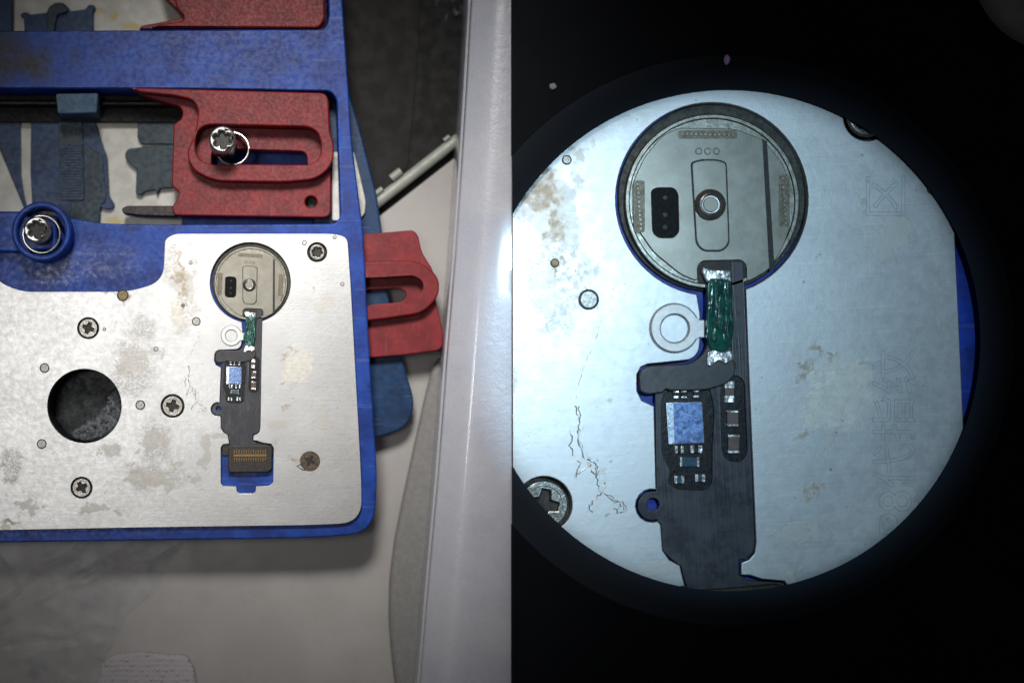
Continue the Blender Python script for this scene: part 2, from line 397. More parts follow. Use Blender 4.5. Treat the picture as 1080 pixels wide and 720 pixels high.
M['ring_shade'] = simple('ring_outline_shade', (.20,.20,.20), (.27,.27,.27), .3, (.45,.6), .3, .1)  # darker grey paints the shadow outline round the ring terminal
M['conn'] = simple('connector_body', (.016,.012,.010), (.045,.034,.026), .3, (.35,.5), 0, .2)
M['gold'] = simple('gold_contact', (.16,.105,.05), (.28,.19,.09), .8, (.35,.5), .9, .1)
M['engrave'] = simple('engraved_line', (.26,.28,.30), (.38,.40,.42), .3, (.4,.5), .7, 0)
M['glue'] = simple('dried_glue', (.50,.49,.46), (.62,.61,.58), .35, (.34,.42), .6, .1, .5)
# microscope
t = NT('black_tube')
t.set(Base_Color=t.mix(t.ramp(t.noise(.01, 4), .4, .65), (.0065,.0078,.0105), (.0085,.0098,.0130)), Roughness=.62, Specular_IOR_Level=.05)
t.bump(t.noise(.5, 4, .7), .06, .5); M['tube'] = t.m
t = NT('field_stop')
t.set(Base_Color=(.019,.024,.033), Roughness=.7, Specular_IOR_Level=.05); M['stop'] = t.m
M['grey_knob'] = simple('grey_rubber', (.20,.19,.19), (.26,.25,.25), .05, (.6,.8), 0, .2, .4)
M['fleck'] = simple('lavender_glint', (.66,.44,.95), (.76,.58,.97), .3, (.6,.8), 0, .5, .5)  # pale colour stands in for light reflected in the eyepiece glass
M['fleck_dim'] = simple('grey_glint', (.25,.25,.30), (.36,.35,.40), .3, (.7,.8), 0, .5, .5)

# ------------------------------------------------------------------ setting
f0 = Frame(540, 360)
desk = MB(f0).slab([(-1500,-1400),(2600,-1400),(2600,2000),(-1500,2000)], -40, -12, M['desk'], .5, zc=0).build('desk', None, Vector((0,0,0)))
tag(desk, 'near black desk top seen between the blue jig and the milky box', 'desk', kind='structure')
fr = Frame(400, 60)
o = MB(fr).slab([(250,-260),(452,-260),(441,60),(430,175),(380,240),(250,240)], -11.9, -10, M['sheet'], .5, zc=-10).build('dark_sheet', None, fr.loc())
tag(o, 'brown black sheet lying on the desk beside the blue rail', 'sheet')

# pale tray with a raised rolled rim
fr = Frame(520, 620); r = empty('work_tray', fr.loc() + Vector((0,0,-.0119)), 'pale grey work tray under the jig with a rolled silvery rim', 'tray')
zo = Vector((0,0,.0119))
MB(fr).slab(rpoly([(-900,1240),(1310,-480),(1900,-300),(1900,1600),(-900,1600)], 10), -11.9, 0, M['tray'], 1.5, zc=0).build('tray_floor', r, zo)
a, b = Vector((-700,1072)), Vector((1100,-336))
rim = MB(fr); rim.tube([(a.x,a.y,1),(b.x,b.y,1)], 6.0, M['rim'], res=8)
rim.build('rim', r, zo)
for (x, y, s_) in ((421,186,1.0),(402,203,.7),(473,147,.55)):
    m = MB(fr); dx, dy = .79, -.62
    m.tube([(x-7*s_*dx-3*s_, y-7*s_*dy-2*s_, 6),(x+6*s_*dx-3*s_, y+6*s_*dy-2*s_, 6.5)], 4.2*s_, M['rim'], res=5)
    m.build('clip', r, zo)

# ------------------------------------------------------------------ blue repair jig on the left
JF = Frame(*JR); J0 = JF.loc()
jig = empty('repair_jig', J0, 'blue and red phone board repair jig with a stained metal plate on it', 'repair jig')
ZF, ZT, ZP = 3, 64, 70
outer = rpoly([(-90,-90),(356,-90),(361,0),(366,70),(371,150),(383,243),(390,380),(398,505,20),(394,562,40),(330,567,20),(200,569),(-90,573)], 14)
pocketA = rpoly([(-75,-75),(344,-75),(347,20,10),(342,31,6),(-75,33)], 5)
pocketB = rpoly([(-75,93),(200,93.5),(348,96,7),(355,104,7),(359,229,6),(353,236,6),(165,237),(108,235.5),(30,223),(-75,222)], 3)
bore = circle(89, 428, 40)
base = MB(JF)
base.slab(outer, 0, ZF, M['blue'], 1.2, zc=ZT)
base.slab([outer, pocketA, pocketB, bore], ZF, ZT, M['blue'], 1.6)
base.slab(rpoly([(-60,223),(20,223),(30,228),(60,228),(60,262),(22,266),(0,265),(-60,264)], 5), ZT-.2, 82, M['blue'], 2)
bossz = 94
base.slab([circle(43.5,244,31.5), circle(43.5,244,25.0)], 30, bossz, M['blue'], 2.2)
base.build('base', jig)
MB(JF).lathe(43.5, 244, [(24.8, 40),(24.8,bossz-3)], M['blacksteel'], zc=bossz).lathe(43.5, 244, [(0,ZT-1),(24.9,ZT-1)], M['blacksteel'], zc=bossz).build('sleeve_liner', jig)

def socket_screw(mb, cx, cy, zt, r, h, body_r, mh=M['chrome'], ph=.4):
    mb.slab([circle(cx,cy,r,40), star(cx,cy,r*.44,r*.66,6,ph)], zt-h*.3, zt, mh, r*.16)
    mb.slab(circle(cx,cy,r*.72,24), zt-h*.3, zt-r*.42, M['recess'], .3)
    mb.slab(circle(cx,cy,r*.97,40), zt-h, zt-h*.29, M['blacksteel'], .8, zc=zt)
def helix(cx, cy, z0, z1, r, turns, n=26):
    N = int(turns*n)
    return [(cx + r*math.cos(2*math.pi*i/n), cy + r*math.sin(2*math.pi*i/n), z0+(z1-z0)*i/N) for i in range(N+1)]
m = MB(JF); socket_screw(m, 38.5, 242, 112, 14, 44, 12); sc = m.build('socket_screw', jig)
MB(JF).tube(helix(44, 247, 72, 88, 19.5, 2.2), 1.5, M['chrome']).build('spring', sc)

# what lies in the two pockets
def part(name, outs, z0, z1, m, bevel=.8, parent=jig, frame=JF): return MB(frame).slab(outs, z0, z1, m, bevel).build(name, parent)
part('insert_plate', [(-70,120),(192,118),(192,240),(-70,240)], ZF-1, 8, M['insert'], .4)
part('spacer', rpoly([(-40,90),(20,90),(21,185),(24,205),(29,226),(27,226),(0,160),(-40,70)], 1), 8, 13, M['blue_dark'])
part('insert_plate', rpoly([(-50,60),(0,158),(27.5,224),(27,240),(-50,240)], 1), 14, 18, M['insert'])
part('spacer', rpoly([(33,100),(88,100),(100,128),(110,158),(113,166),(115,206),(121,216),(119,220),(112,221),(106,218),(105,240),(35,240),(32,180)], 2), 8, 15, M['blue_dark'])
part('slide_rail', rpoly([(62,118),(87,118),(88,211),(63,211)], 1), 15, 18, M['teal_dark'])
part('slide_rail', rpoly([(89,150),(108,166),(112,212),(106,216),(104,240),(74,240),(75,213),(89,213)], 2), 15, 17, M['teal_dark'])
m = MB(JF)
for i in range(19): m.slab(box(64.5, 152+3.0*i, 86.0, 153.4+3.0*i, .3), 17.8, 19.0, M['blue_dark'], .4)
m.build('rack_teeth', jig)
part('spacer', rpoly([(145,112),(188,112),(188,152),(150,152),(145,146)], 2), 8, 15, M['teal_dark'])
part('spacer', rpoly([(150,155),(188,152),(188,197),(168,199),(166,206),(164,200),(152,202),(148,206),(143,204),(144,178),(137,173,4),(131,165,4),(134,157,4)], 1.5), 8, 17, M['teal_dark'])
part('bar_shade_strip', box(-74,90,192,129,2), 14, 19, M['bar_shade'], .6)  # dark slab added for the shade below the bar
part('stop_block', rpoly([(58.5,99),(103.5,98),(102,119),(61,120)], 2.5), ZF, 56, M['blue_dusty'], 1.5)
MB(JF).tube([(-60,109,26),(190,110,26)], 3.6, M['blacksteel']).build('guide_rod', jig)

def clamp(name, lower, upper, slot, ledge_hole, zs, parent, frame, holes=(), labels=None):
    z0, z1, z2, zl = zs
    m = MB(frame)
    m.slab([lower, slot]+list(holes), z0, z1, M['red'], 1.4)
    m.slab([upper, slot], z1-1, z2, M['red'], 1.6)
    m.slab([[(x+(cx_-x)*-.06, y+(cy_-y)*-.06) for x, y in slot for cx_, cy_ in [(sum(p[0] for p in slot)/len(slot), sum(p[1] for p in slot)/len(slot))]], ledge_hole], z0+1, zl, M['red'], 1.0, zc=z2)
    return m.build(name, parent)
lower = rpoly([(143,94,2),(346,99,8),(349,140,4),(349,229.5,9),(184,227),(181,219),(187,209),(189.5,203),(181,196),(183,131),(191,126),(193,118),(189,112),(170,107),(146,99)], 3)
upper = rpoly([(139,92.5,1),(346,98,9),(348,140,8),(352,150,14),(352,172,16),(335,189,14),(300,192,10),(226,191,14),(204,180,16),(196,163,14),(206,140,6),(209.5,116,8),(203,105,8),(185,101),(146,97)], 6)
slot = rpoly([(206,131,20),(338,134,20),(339,174,20),(206,173,20)], 20, 8)
slot2 = rpoly([(222,153,8),(324,156,8),(325,177,9),(222,176,8)], 8, 6)
clB = clamp('clamp', lower, upper, slot, slot2, (24, 48, 64, 41), jig, JF, holes=[circle(328,213,6.3,24)])
m = MB(JF); m.slab(circle(328,213,8), 25, 30, M['recess'], .3, zc=48); m.build('blind_hole', clB)
MB(JF).slab(rpoly([(128,220,2),(134,217,2),(186,217),(186,228.5),(150,227.5),(130,225,2)], 1), 20, 42, M['jaw'], 1.2).build('jaw', clB)
m = MB(JF); socket_screw(m, 234.5, 147, 102, 14.5, 62, 11); s2 = m.build('socket_screw', clB)
MB(JF).tube(helix(245.5, 157, 46, 66, 17, 3), 1.3, M['chrome']).build('spring', s2)
# top pocket
part('insert_plate', [(-70,-70),(330,-70),(330,35),(-70,35)], ZF-1, 8, M['insert'], .4)
part('spacer', box(-40,-60,12.5,40), 8, 20, M['blue_dark'])
part('spacer', rpoly([(26,40),(25,19),(21,17),(23,13.5),(28,13),(32,15.5),(49,13.5),(52,7),(58,3),(66,3),(72,8),(74,12),(90,10),(93,5.5),(98,5),(101,8),(98,12),(98.5,40)], 1.2), 8, 15, M['blue_dark'])
part('spacer', rpoly([(49,22),(50,10),(56,4,3),(66,4,3),(72,12),(60,16),(56,40),(51,40)], 2), 15, 21, M['teal_dark'])
lowA = rpoly([(165,-30,2),(172,-4),(183,6),(192,16),(189,20),(150,27,2),(146,31),(338,36,5),(344,24,8),(341,-60),(165,-60)], 2)
upA = rpoly([(183,-60),(184,-2),(187,10),(194,17),(193,22),(160,27),(160,29),(337,29.5,6),(342.5,20,8),(340,-60)], 3)
m = MB(JF); m.slab(lowA, 28, 50, M['red'], 1.2); m.slab(upA, 49, 60, M['red'], 1.6); m.build('clamp', jig)

# ------------------------------------------------------------------ the metal plate (used on the jig and again, enlarged, under the microscope)
flexcut = ([R(*p) for p in circle(751, 210, 101.5, 60, 69.5, -261)]   # round the button, anticlockwise in the photo
           + RP([(738.5,330),(738.5,360)]) + [R(*p) for p in circle(722,364,16,6,0,90)]
           + RP([(683,384),(676,387),(672,395),(672,412),(677,422),(690,428),(692,512)])
           + [R(*p) for p in circle(688,533,17.5,10,-75,-290)] + RP([(697,553),(699,580),(706,590),(717,596),(719.5,606)])
           + [(242,467.5),(235,468.5),(233,472),(233,509),(235,512),(249,512.5),(250,518),(253,520),(267,520),(269.5,518),(270,512.5),(284,512),(288,508),(288.5,472),(286,468),(276,466.5),(271,464.5)]
           + RP([(781.5,606),(782,593),(790,590),(796,583),(797.5,572),(790,400)]))
SCREWS = [(93,346,10.5,'cross'),(182,428,11.5,'cross'),(86,514,10.5,'cross'),(0,427,9.5,'cross'),(334.5,266,9.5,'cap')]
PINS = [(47,388,5.2,0),(148,427,5.2,0),(44,468,5.2,0),(129.5,311.5,6.2,1),(207,339,4.6,0),(110,347,2.0,0),(164.5,368,2.6,0),(321,256,2.6,0),(353,250,2.2,0),(361,299.5,2.2,0),(201,277,2.2,0),(193,322,2.0,1)]
def clear(x, y, x0): return x > x0
def make_plate(parent, outline, close_up):
    m = MB(PF)
    cut = []
    hs = [flexcut]
    if not close_up: hs.append(circle(89,428,39,48))
    for x, y, r_, k in SCREWS:
        if close_up and x < 150: continue
        if x < 5: continue
        hs.append(circle(x, y, r_+.9, 32))
    m.slab([outline]+hs, -6, 0, M['plate'], .45)
    pl = m.build('metal_plate', parent)
    for x, y, r_, k in SCREWS:
        if close_up and x < 150: continue
        s = MB(PF); zt = -.4 if k == 'cross' else .6
        if k == 'cross':
            s.slab([circle(x,y,r_*.92,36), cross(x,y,r_*.56,r_*.20, x*7)], -3.5, zt, M['screwdark'], .7)
            s.slab([circle(x,y,r_*.9,36), circle(x,y,r_*.70,36)], zt-.2, zt+.35, M['screwdark'], .3)
            s.slab(circle(x,y,r_*.8,24), -4.2, -2.6, M['recess'], .2)
        else:
            s.slab([circle(x,y,r_*.95,36), star(x,y,r_*.38,r_*.52,6,.2)], -2.6, zt, M['screwdark'], 1.6)
            s.slab(circle(x,y,r_*.7,24), -4.2, -1.4, M['recess'], .2)
        s.lathe(x, y, [(0,-5.5),(r_+1.1,-5.5)], M['recess'])
        s.build('screw', pl)
    if not close_up:
        s = MB(PF); s.slab([circle(327,486,10.6,36), cross(327,486,5.5,1.6,25)], -.6, .5, M['rust'], .5); s.slab(circle(327,486,8), .02, .22, M['recess'], .05)
        s.tube([(318,489,.6),(313,491,.6),(319,495,.6),(325,495.5,.6)], .5, M['rust']); s.build('screw', pl)
    for x, y, r_, k in PINS:
        if close_up and x < 185: continue
        p = MB(PF)
        p.slab([circle(x,y,r_,28), circle(x,y,r_*.80,28)], .02, .14, M['recess'], .05)
        p.slab(circle(x,y,r_*.80,28), .02, .45, M['pinbrown'] if k else M['pin'], .3)
        p.build('pin', pl)
    # dried glue trail that crawls down the plate
    g = MB(PF); rng = random.Random(3)
    paths = [[(607,428),(611,445),(608,462),(614,478),(622,490),(628,503),(634,519),(645,527),(653,530),(658,538),(650,541),(648,533)],
             [(622,490),(612,497),(606,503),(613,489),(606,482)], [(634,519),(624,530),(620,536),(626,541)], [(634,519),(640,514),(637,508)], [(611,445),(603,452),(601,470),(606,482)],
             [(628,503),(631,495),(626,486),(618,484)]]
    for pth in paths:
        for rep in range(2 if pth is paths[0] else 1):
            pts, rad = [], []
            for i in range(len(pth)-1):
                for k in range(5):
                    u = k/5; x = pth[i][0]*(1-u)+pth[i+1][0]*u + rng.uniform(-1.7,1.7) + rep*rng.uniform(2,5); y = pth[i][1]*(1-u)+pth[i+1][1]*u + rng.uniform(-1.7,1.7)
                    q = R(x, y); pts.append((q[0], q[1], -.26)); rad.append(rng.uniform(.75,1.5))
            g.tube(pts, .34 if rep == 0 else .27, M['glue'], radii=rad, res=2)
    edge = [(596,252),(600,268),(606,285),(614,296),(622,310),(630,322),(634,336),(630,352),(622,372),(614,392),(609,412),(607,428)]
    pts, rad = [], []
    for i in range(len(edge)-1):
        for k in range(6):
            u = k/6; q = R(edge[i][0]*(1-u)+edge[i+1][0]*u+rng.uniform(-1.2,1.2), edge[i][1]*(1-u)+edge[i+1][1]*u+rng.uniform(-1.2,1.2)); pts.append((q[0],q[1],-.17)); rad.append(rng.uniform(.6,1.3))
    g.tube(pts, .20, M['glue'], radii=rad, res=2)
    g.build('glue_trail', pl)
    return pl

plate_outline = rpoly([(-60,560),(-60,291),(-6,291),(4,300,12),(24,307.5,14),(138,307.5,22),(172,296,24),(173.5,262,4),(174,252,8),(184,246.5,8),(352,246.5,10),(366.5,250,12),(370,300),(381,500,30),(382,551,46),(330,553.5,20),(150,556)], 6, 8)
lp_ = make_plate(jig, plate_outline, False)
lp_.location = at(264, 298, ZP) - J0; lp_.scale = (K(ZP),)*3
MB(PF).lathe(89, 428, [(0,-52),(38,-52),(39.6,-50),(39.6,-1.2)], M['cup'], n=64).build('bore_liner', lp_)
rg = random.Random(11); mb = MB(PF)
mb.slab(circle(89,428,38.2,30,-35,118) + [(70+rg.uniform(-2,2),455),(80,450+rg.uniform(-3,2)),(88,443),(97,440),(104,431),(110,424),(113,414)], -44, -27, M['debris'], 4, res=4)
for _ in range(26):
    aa = math.radians(rg.uniform(-20, 110)); rr = rg.uniform(22, 36); mb.slab(circle(89+rr*math.cos(aa), 428+rr*math.sin(aa), rg.uniform(.7,1.9), 7), -28, -25.5+rg.uniform(0,1), M['debris'], .6)
mb.build('bore_ledge', lp_)

# ------------------------------------------------------------------ home button with its flex cable
def arcring(cx, cy, r0, r1): return [circle(cx,cy,r0,64), circle(cx,cy,r1,64)]
def RC(cx, cy, r, n=24): return [R(*p) for p in circle(cx, cy, r, n)]
def make_flex(root, close_up):
    # button
    b = MB(PF)
    b.slab(RC(753.2,207.6,99.6,72), -5.6, -4.2, M['flange'], .5)
    b.slab(RC(752,212,92.5,72), -5, -2.2, M['buttonrim'], .8)
    b.slab([RC(752,212,92.5,72), RC(752,212,87,72)], -2.6, -1.2, M['buttonrim'], .6)
    btn = b.build('button', root)
    notch = [(737,300),(736,281),(741,275),(783,274),(788,280),(788,300)]
    back = RP(rpoly([(716,134.5),(776,135.5),(806,147),(826,172),(833,190),(834,240),(826,262),(812,284),(795,294),(788,297),(788,280),(783,274),(741,275),(736,281),(737,297),(718,289),(690,266),(674,243),(668,232),(668,192),(680,166),(700,142)], 6))
    b = MB(PF); b.slab(RP(rpoly([(736,281,4),(741,275,4),(783,274,4),(788,280,4),(788,301),(737,301)], 1)), -2.5, -1.6, M['groove'], .1); b.build('cable_notch', btn)
    window = RP(rpoly([(687.5,201,6),(693,198,6),(711,198,6),(715.5,204,6),(716.5,245,6),(711,250.5,6),(695,250.5,6),(689,245,6)], 6))
    p = MB(PF); p.slab([back, window], -2.4, -.9, M['button'], .35)
    bp = p.build('back_plate', btn)
    g = MB(PF); g.slab(RP([(804.5,146),(809.5,149),(817.5,283),(812,286)]), -1.2, -.78, M['groove'], .1); g.build('groove', btn)
    w = MB(PF); w.slab(window, -2.3, -2.1, M['blackhole'], .05)
    for yy in (208, 226, 239): w.slab(RC(702.5, yy, 2.6, 14), -2.12, -1.9, M['recess'], .1)
    w.build('sensor_window', btn)
    for x0, y0, sx, sy, n_ in ((720,141.2,4.9,.08,12),(673,194,.35,4.7,11),(826,188,.35,4.7,11)):
        d = MB(PF)
        d.slab([R(*p) for p in rpoly([(x0-4,y0-4),(x0+sx*(n_-1)+4,y0-4),(x0+sx*(n_-1)+4,y0+sy*(n_-1)+4),(x0-4,y0+sy*(n_-1)+4)], 3)], -.95, -.84, M['weld_strip'], .04)
        for i in range(n_): d.slab(RC(x0+sx*i, y0+sy*i, 2.0, 12), -.95, -.62, M['dot'], .2)
        d.build('weld_row', btn)
    for i in range(3):
        d = MB(PF); d.slab([RC(737.5+9.3*i, 159.3, 3.8, 18), RC(737.5+9.3*i, 159.3, 2.5, 18)], -.95, -.6, M['dot'], .15); d.build('weld_ring', btn)
    strip = rpoly([(730,172,4),(740,169,8),(757,169,8),(766,172,4),(769,256,6),(762,264,6),(742,264,7),(735,256,6)], 5)
    inner = [(750+(x-750)*.93, 216+(y-216)*.965) for x, y in strip]
    outer_ = [(750+(x-750)*1.07, 216+(y-216)*1.03) for x, y in strip]
    q = MB(PF); q.slab(RP(outer_), -1.0, -.86, M['groove'], .05); q.slab(RP(strip), -1.0, -.35, M['button'], .28); q.slab(RP(inner), -.6, -.31, M['button'], .05)
    q.build('spring_strip', btn)
    q = MB(PF); cx, cy = R(749, 216)
    k = 1/MAG
    q.lathe(cx, cy, [(17*k,-.9),(16.5*k,.3),(14*k,1.8),(12.5*k,2.3),(11*k,2.5),(10*k,2.2),(9.2*k,.9),(0,.8)], M['chrome'], 36, zc=0)
    q.slab(circle(cx,cy,8.2*k), .8, 1.5, M['button'], .5)
    q.build('rivet', btn)
    # cable
    c = MB(PF)
    body = ([R(*p) for p in [(772,275.5),(784,275.5),(786.3,306),(790.2,400),(797,572),(795,582),(788,588),(780,590),(779.5,606)]] + [(270,466),(270,474),(243,474),(243,468)]
            + RP([(721,606),(719,597),(707,588),(699.5,580),(697.6,552),(694,549)]) + [R(*p) for p in circle(688.5,533,15.2,12,70,285)]
            + RP([(692.8,513),(691.4,400),(699,396),(744,396),(744,372),(772,340)]))
    tabhole = RC(689.5, 531.5, 6.6, 18)
    well1 = RP(rpoly([(703,408,4),(749,408,4),(753,425,5),(754,440),(752,470,4),(752,510,6),(745,517,6),(714,516,5),(705,508,4),(708,497),(699,478,4),(698,425,4)], 4))
    well2 = RP(rpoly([(765,398,8),(778,395,8),(786,402,8),(789,478,10),(783,487,9),(768,486,8),(762,476,8),(761,410)], 6))
    c.slab([body, tabhole, well1, well2], -2.8, -1.2, M['film_black'], .25)
    c.slab(well1, -3.0, -2.2, M['well'], .1); c.slab(well2, -3.0, -2.2, M['well'], .1)
    cable = c.build('flex_cable', root)
    c = MB(PF)
    lap = RP(rpoly([(745,300),(772,286),(772,376,2),(776,384),(775,396,6),(766,405,10),(748,411,12),(730,412,6),(706,412,3),(702,410),(700,414),(683,416,3),(674.5,413,8),(672.7,392,9),(684,385,6),(728,383,6),(741,374,8),(746,362)], 4))
    c.slab(lap, -1.6, .5, M['film_edge'], .7)
    c.build('folded_lap', cable)
    # green resin with solder at both ends
    gx = MB(PF); rng = random.Random(5)
    gx.slab(RP(rpoly([(744,299),(749,293),(768,296),(772,303),(771,320),(773,345),(770,366),(763,371),(748,369),(743,352),(745,320)], 4)), .2, 2.1, M['green'], .8, res=4)
    for (x, y, a_, b_) in ((750,318,3.5,18),(759,330,4,24),(766,312,3.5,13),(767,348,3,14),(752,352,3,11)):
        gx.slab([R(*p) for p in circle(x,y,a_,20,ry=b_)], 1.0, 2.5, M['green'], .75, res=4)
    gx.build('green_resin', cable)
    so = MB(PF)
    so.slab(RP(rpoly([(739,286),(741,281),(747,284),(770,285),(771,298),(760,295),(750,300),(744,297)], 2)), -.6, 1.6, M['solder'], .7); so.build('solder', cable); so = MB(PF)
    so.slab(RP(rpoly([(744,385),(745,372),(752,368),(760,371),(771,369),(773,379),(764,384),(757,380),(749,387)], 2)), .2, 1.7, M['solder'], .6)
    so.build('solder', cable)
    # die and little components in the wells
    x = MB(PF); x.slab(RP([(703,424.5),(741,423.5),(743.5,467),(705.5,468.5)]), -2.2, -.9, M['die_edge'], .15); x.slab(RP([(710.5,424.8),(740.6,424),(743,466.6),(712,468)]), -1.0, -.82, M['die'], .08); x.build('chip', cable)
    def comp(name, cx_, cy_, w_, h_, mb, along_y=True, end=.26):
        p = MB(PF); cx_, cy_ = R(cx_, cy_); w_ /= MAG; h_ /= MAG
        p.slab(rbox(cx_,cy_,w_,h_,4), -2.3, -1.0, mb, .2)
        for sg in (-1, 1):
            a_ = math.radians(4)
            if along_y: dx, dy, ww, hh = 0, sg*h_*(.5-end/2), w_*1.06, h_*end
            else: dx, dy, ww, hh = sg*w_*(.5-end/2), 0, w_*end, h_*1.06
            p.slab(rbox(cx_+dx*math.cos(a_)-dy*math.sin(a_), cy_+dx*math.sin(a_)+dy*math.cos(a_), ww, hh, 4), -2.3, -.9, M['solder'], .25)
        p.build(name, cable)
    comp('capacitor', 770, 413, 10, 23, M['capbody'], end=.34)
    comp('capacitor', 773.5, 441, 12, 17, M['capbody'], end=.16)
    comp('capacitor', 774.5, 468, 12, 20, M['capbody'], end=.16)
    comp('resistor', 728, 487, 21, 10, M['bluechip'], False, .14)
    comp('capacitor', 713.5, 415.5, 6, 9, M['well'], end=.34); comp('capacitor', 722, 415.5, 6, 9, M['well'], end=.3); comp('capacitor', 735, 415, 6, 9, M['well'], end=.34)
    comp('capacitor', 717, 474, 10, 8, M['well'], False, .36); comp('capacitor', 735, 473.5, 13, 8, M['well'], False, .34)
    comp('capacitor', 717, 505.5, 11, 8, M['bluechip'], False, .34); comp('capacitor', 739, 504, 11, 8, M['bluechip'], False, .34)
    # ring terminal
    rt = MB(PF)
    ringo = [R(*p) for p in circle(711,346,25,40,28,332)] + RP([(737,337.5),(742,337.5),(742,356),(737,356)])
    rt.slab([ringo, RC(711,346.5,15.6,32)], .25, 1.7, M['ring'], .35); rt.slab(RP([(743.5,338),(748,338),(748,356),(743.5,356)]), .25, 1.7, M['ring'], .2); rt.slab([RC(711,346,26.6,40), RC(711,346,24,40)], .03, .28, M['ring_shade'], .02); rt.slab([RC(711,346.5,16.2,32), RC(711,346.5,14.2,32)], .03, .28, M['ring_shade'], .02)  # the thin dark rings draw the terminal's shadow
    rt.build('ground_ring', root)
    # connector
    cn = MB(PF)
    cn.slab(rpoly([(233.8,468.2),(242,467.6),(271,467),(287,469),(288,474),(288,480),(234,480)], 1.5), -5.2, -3.2, M['conn'], .4)
    cn.slab(rpoly([(240.5,469.5),(284,469),(287,472),(287,494),(283,497.5),(243,498),(240.5,495)], 2.5), -3.5, 2.6, M['conn'], .8)
    co = cn.build('connector', root)
    cn = MB(PF)
    for i in range(14):
        for yy in (476.2, 484.0): cn.slab(rbox(247.4+2.5*i, yy, 1.3, 4.2, 0, .3), 2.3, 3.1, M['gold'], .2)
    cn.slab(rpoly([(246,478.8),(281.5,478.8),(281.5,481.4),(246,481.4)], 1), 2.3, 3.3, M['gold'], .3)
    cn.build('contacts', co)
LZ = at(264, 298, ZP)
fl = empty('home_button_flex', LZ, 'small phone home button and black flex cable set in the jig plate on the left', 'phone part', scale=K(ZP))
make_flex(fl, False)

# ------------------------------------------------------------------ second jig half hidden on the right of the first
HF = Frame(410, 340); H0 = HF.loc()
jig2 = empty('lower_repair_jig', H0, 'dark blue jig lying under the main jig with a red slotted clamp sticking out', 'repair jig')
part('base', rpoly([(330,80),(364,80),(371,106),(381,140),(397,203),(403,244),(407,300),(412,322),(421,368),(438,425,20),(430,450,18),(396,463,20),(330,465)], 6), 0, 28, M['blue_dark'], 2, jig2, HF)
part('metal_strip', rpoly([(350,160),(374,160),(381,190),(386,212,4),(385,226,4),(378,232),(350,233)], 3), 28, 33, M['silver'], .8, jig2, HF)
lw = rpoly([(350,252),(378,247.5),(436,242.5,6),(441,248,5),(445,266),(457,285),(460,318),(467.5,350,8),(467,369,8),(420,375),(350,380)], 5)
up = rpoly([(350,277),(400,275),(443,275,12),(463,292,14),(463.5,311,14),(447,330,14),(400,337),(350,342)], 8)
sl = rpoly([(346,291),(398,290.5),(438,288,14),(449,296,10),(448,312,12),(436,322,10),(346,328)], 10)
sl2 = rpoly([(346,307),(400,304.5),(421,303,8),(430,308,8),(426,318,8),(346,325)], 6)
cz = (30, 42, 56, 36)
m = MB(HF); m.slab([lw, sl], cz[0], cz[1], M['red'], 1.4); m.slab([up, sl], cz[1]-1, cz[2], M['red'], 1.8)
m.slab([rpoly([(344,286),(452,284),(456,318),(344,334)], 8), sl2], 30.5, 36, M['red'], 1, zc=42); m.build('clamp', jig2)

# ------------------------------------------------------------------ milky plastic box
BF = Frame(520, 360); B0 = BF.loc()
bx = empty('storage_box', B0, 'milky translucent plastic box with a glossy rounded edge beside the jigs', 'box')
BZ = 92
edge = [(502,-260),(497,0),(492,90),(487,170),(480,270),(471,380),(462,500),(452,610),(443,720),(425,900)]
MB(BF).slab(edge + [(539.8,900),(539.8,-260)], 0, 60, M['plastic'], 2, zc=BZ).build('body', bx)
m = MB(BF)
def smooth(pts, n=6):           # Catmull-Rom through a profile
    out = []
    for i in range(len(pts)-1):
        p = [pts[max(i-1,0)], pts[i], pts[i+1], pts[min(i+2,len(pts)-1)]]
        for k in range(n):
            u = k/n
            out.append(tuple(.5*(2*p[1][c] + (p[2][c]-p[0][c])*u + (2*p[0][c]-5*p[1][c]+4*p[2][c]-p[3][c])*u*u + (3*p[1][c]-p[0][c]-3*p[2][c]+p[3][c])*u**3) for c in (0,1)))
    return out + [pts[-1]]
PROF = smooth([(-.8,64),(.6,76),(5,80),(10,83.2),(15,86.2),(20,88.8),(25,90.7),(31,92),(42,92.8),(70,93),(150,93)])
def lid(u, v):                  # a shoulder that rises from the narrow flange to the flat top
    i = min(int(u*(len(edge)-1)), len(edge)-2); w_ = u*(len(edge)-1)-i
    x = edge[i][0]*(1-w_)+edge[i+1][0]*w_; y = edge[i][1]*(1-w_)+edge[i+1][1]*w_
    prof = PROF
    j = min(int(v*(len(prof)-1)), len(prof)-2); q = v*(len(prof)-1)-j
    ox = prof[j][0]*(1-q)+prof[j+1][0]*q; z = prof[j][1]*(1-q)+prof[j+1][1]*q
    return (min(x+ox, 539.6), y, z)
m.grid(lid, 90, 60, M['plastic']); m.build('lid', bx, angle=80)

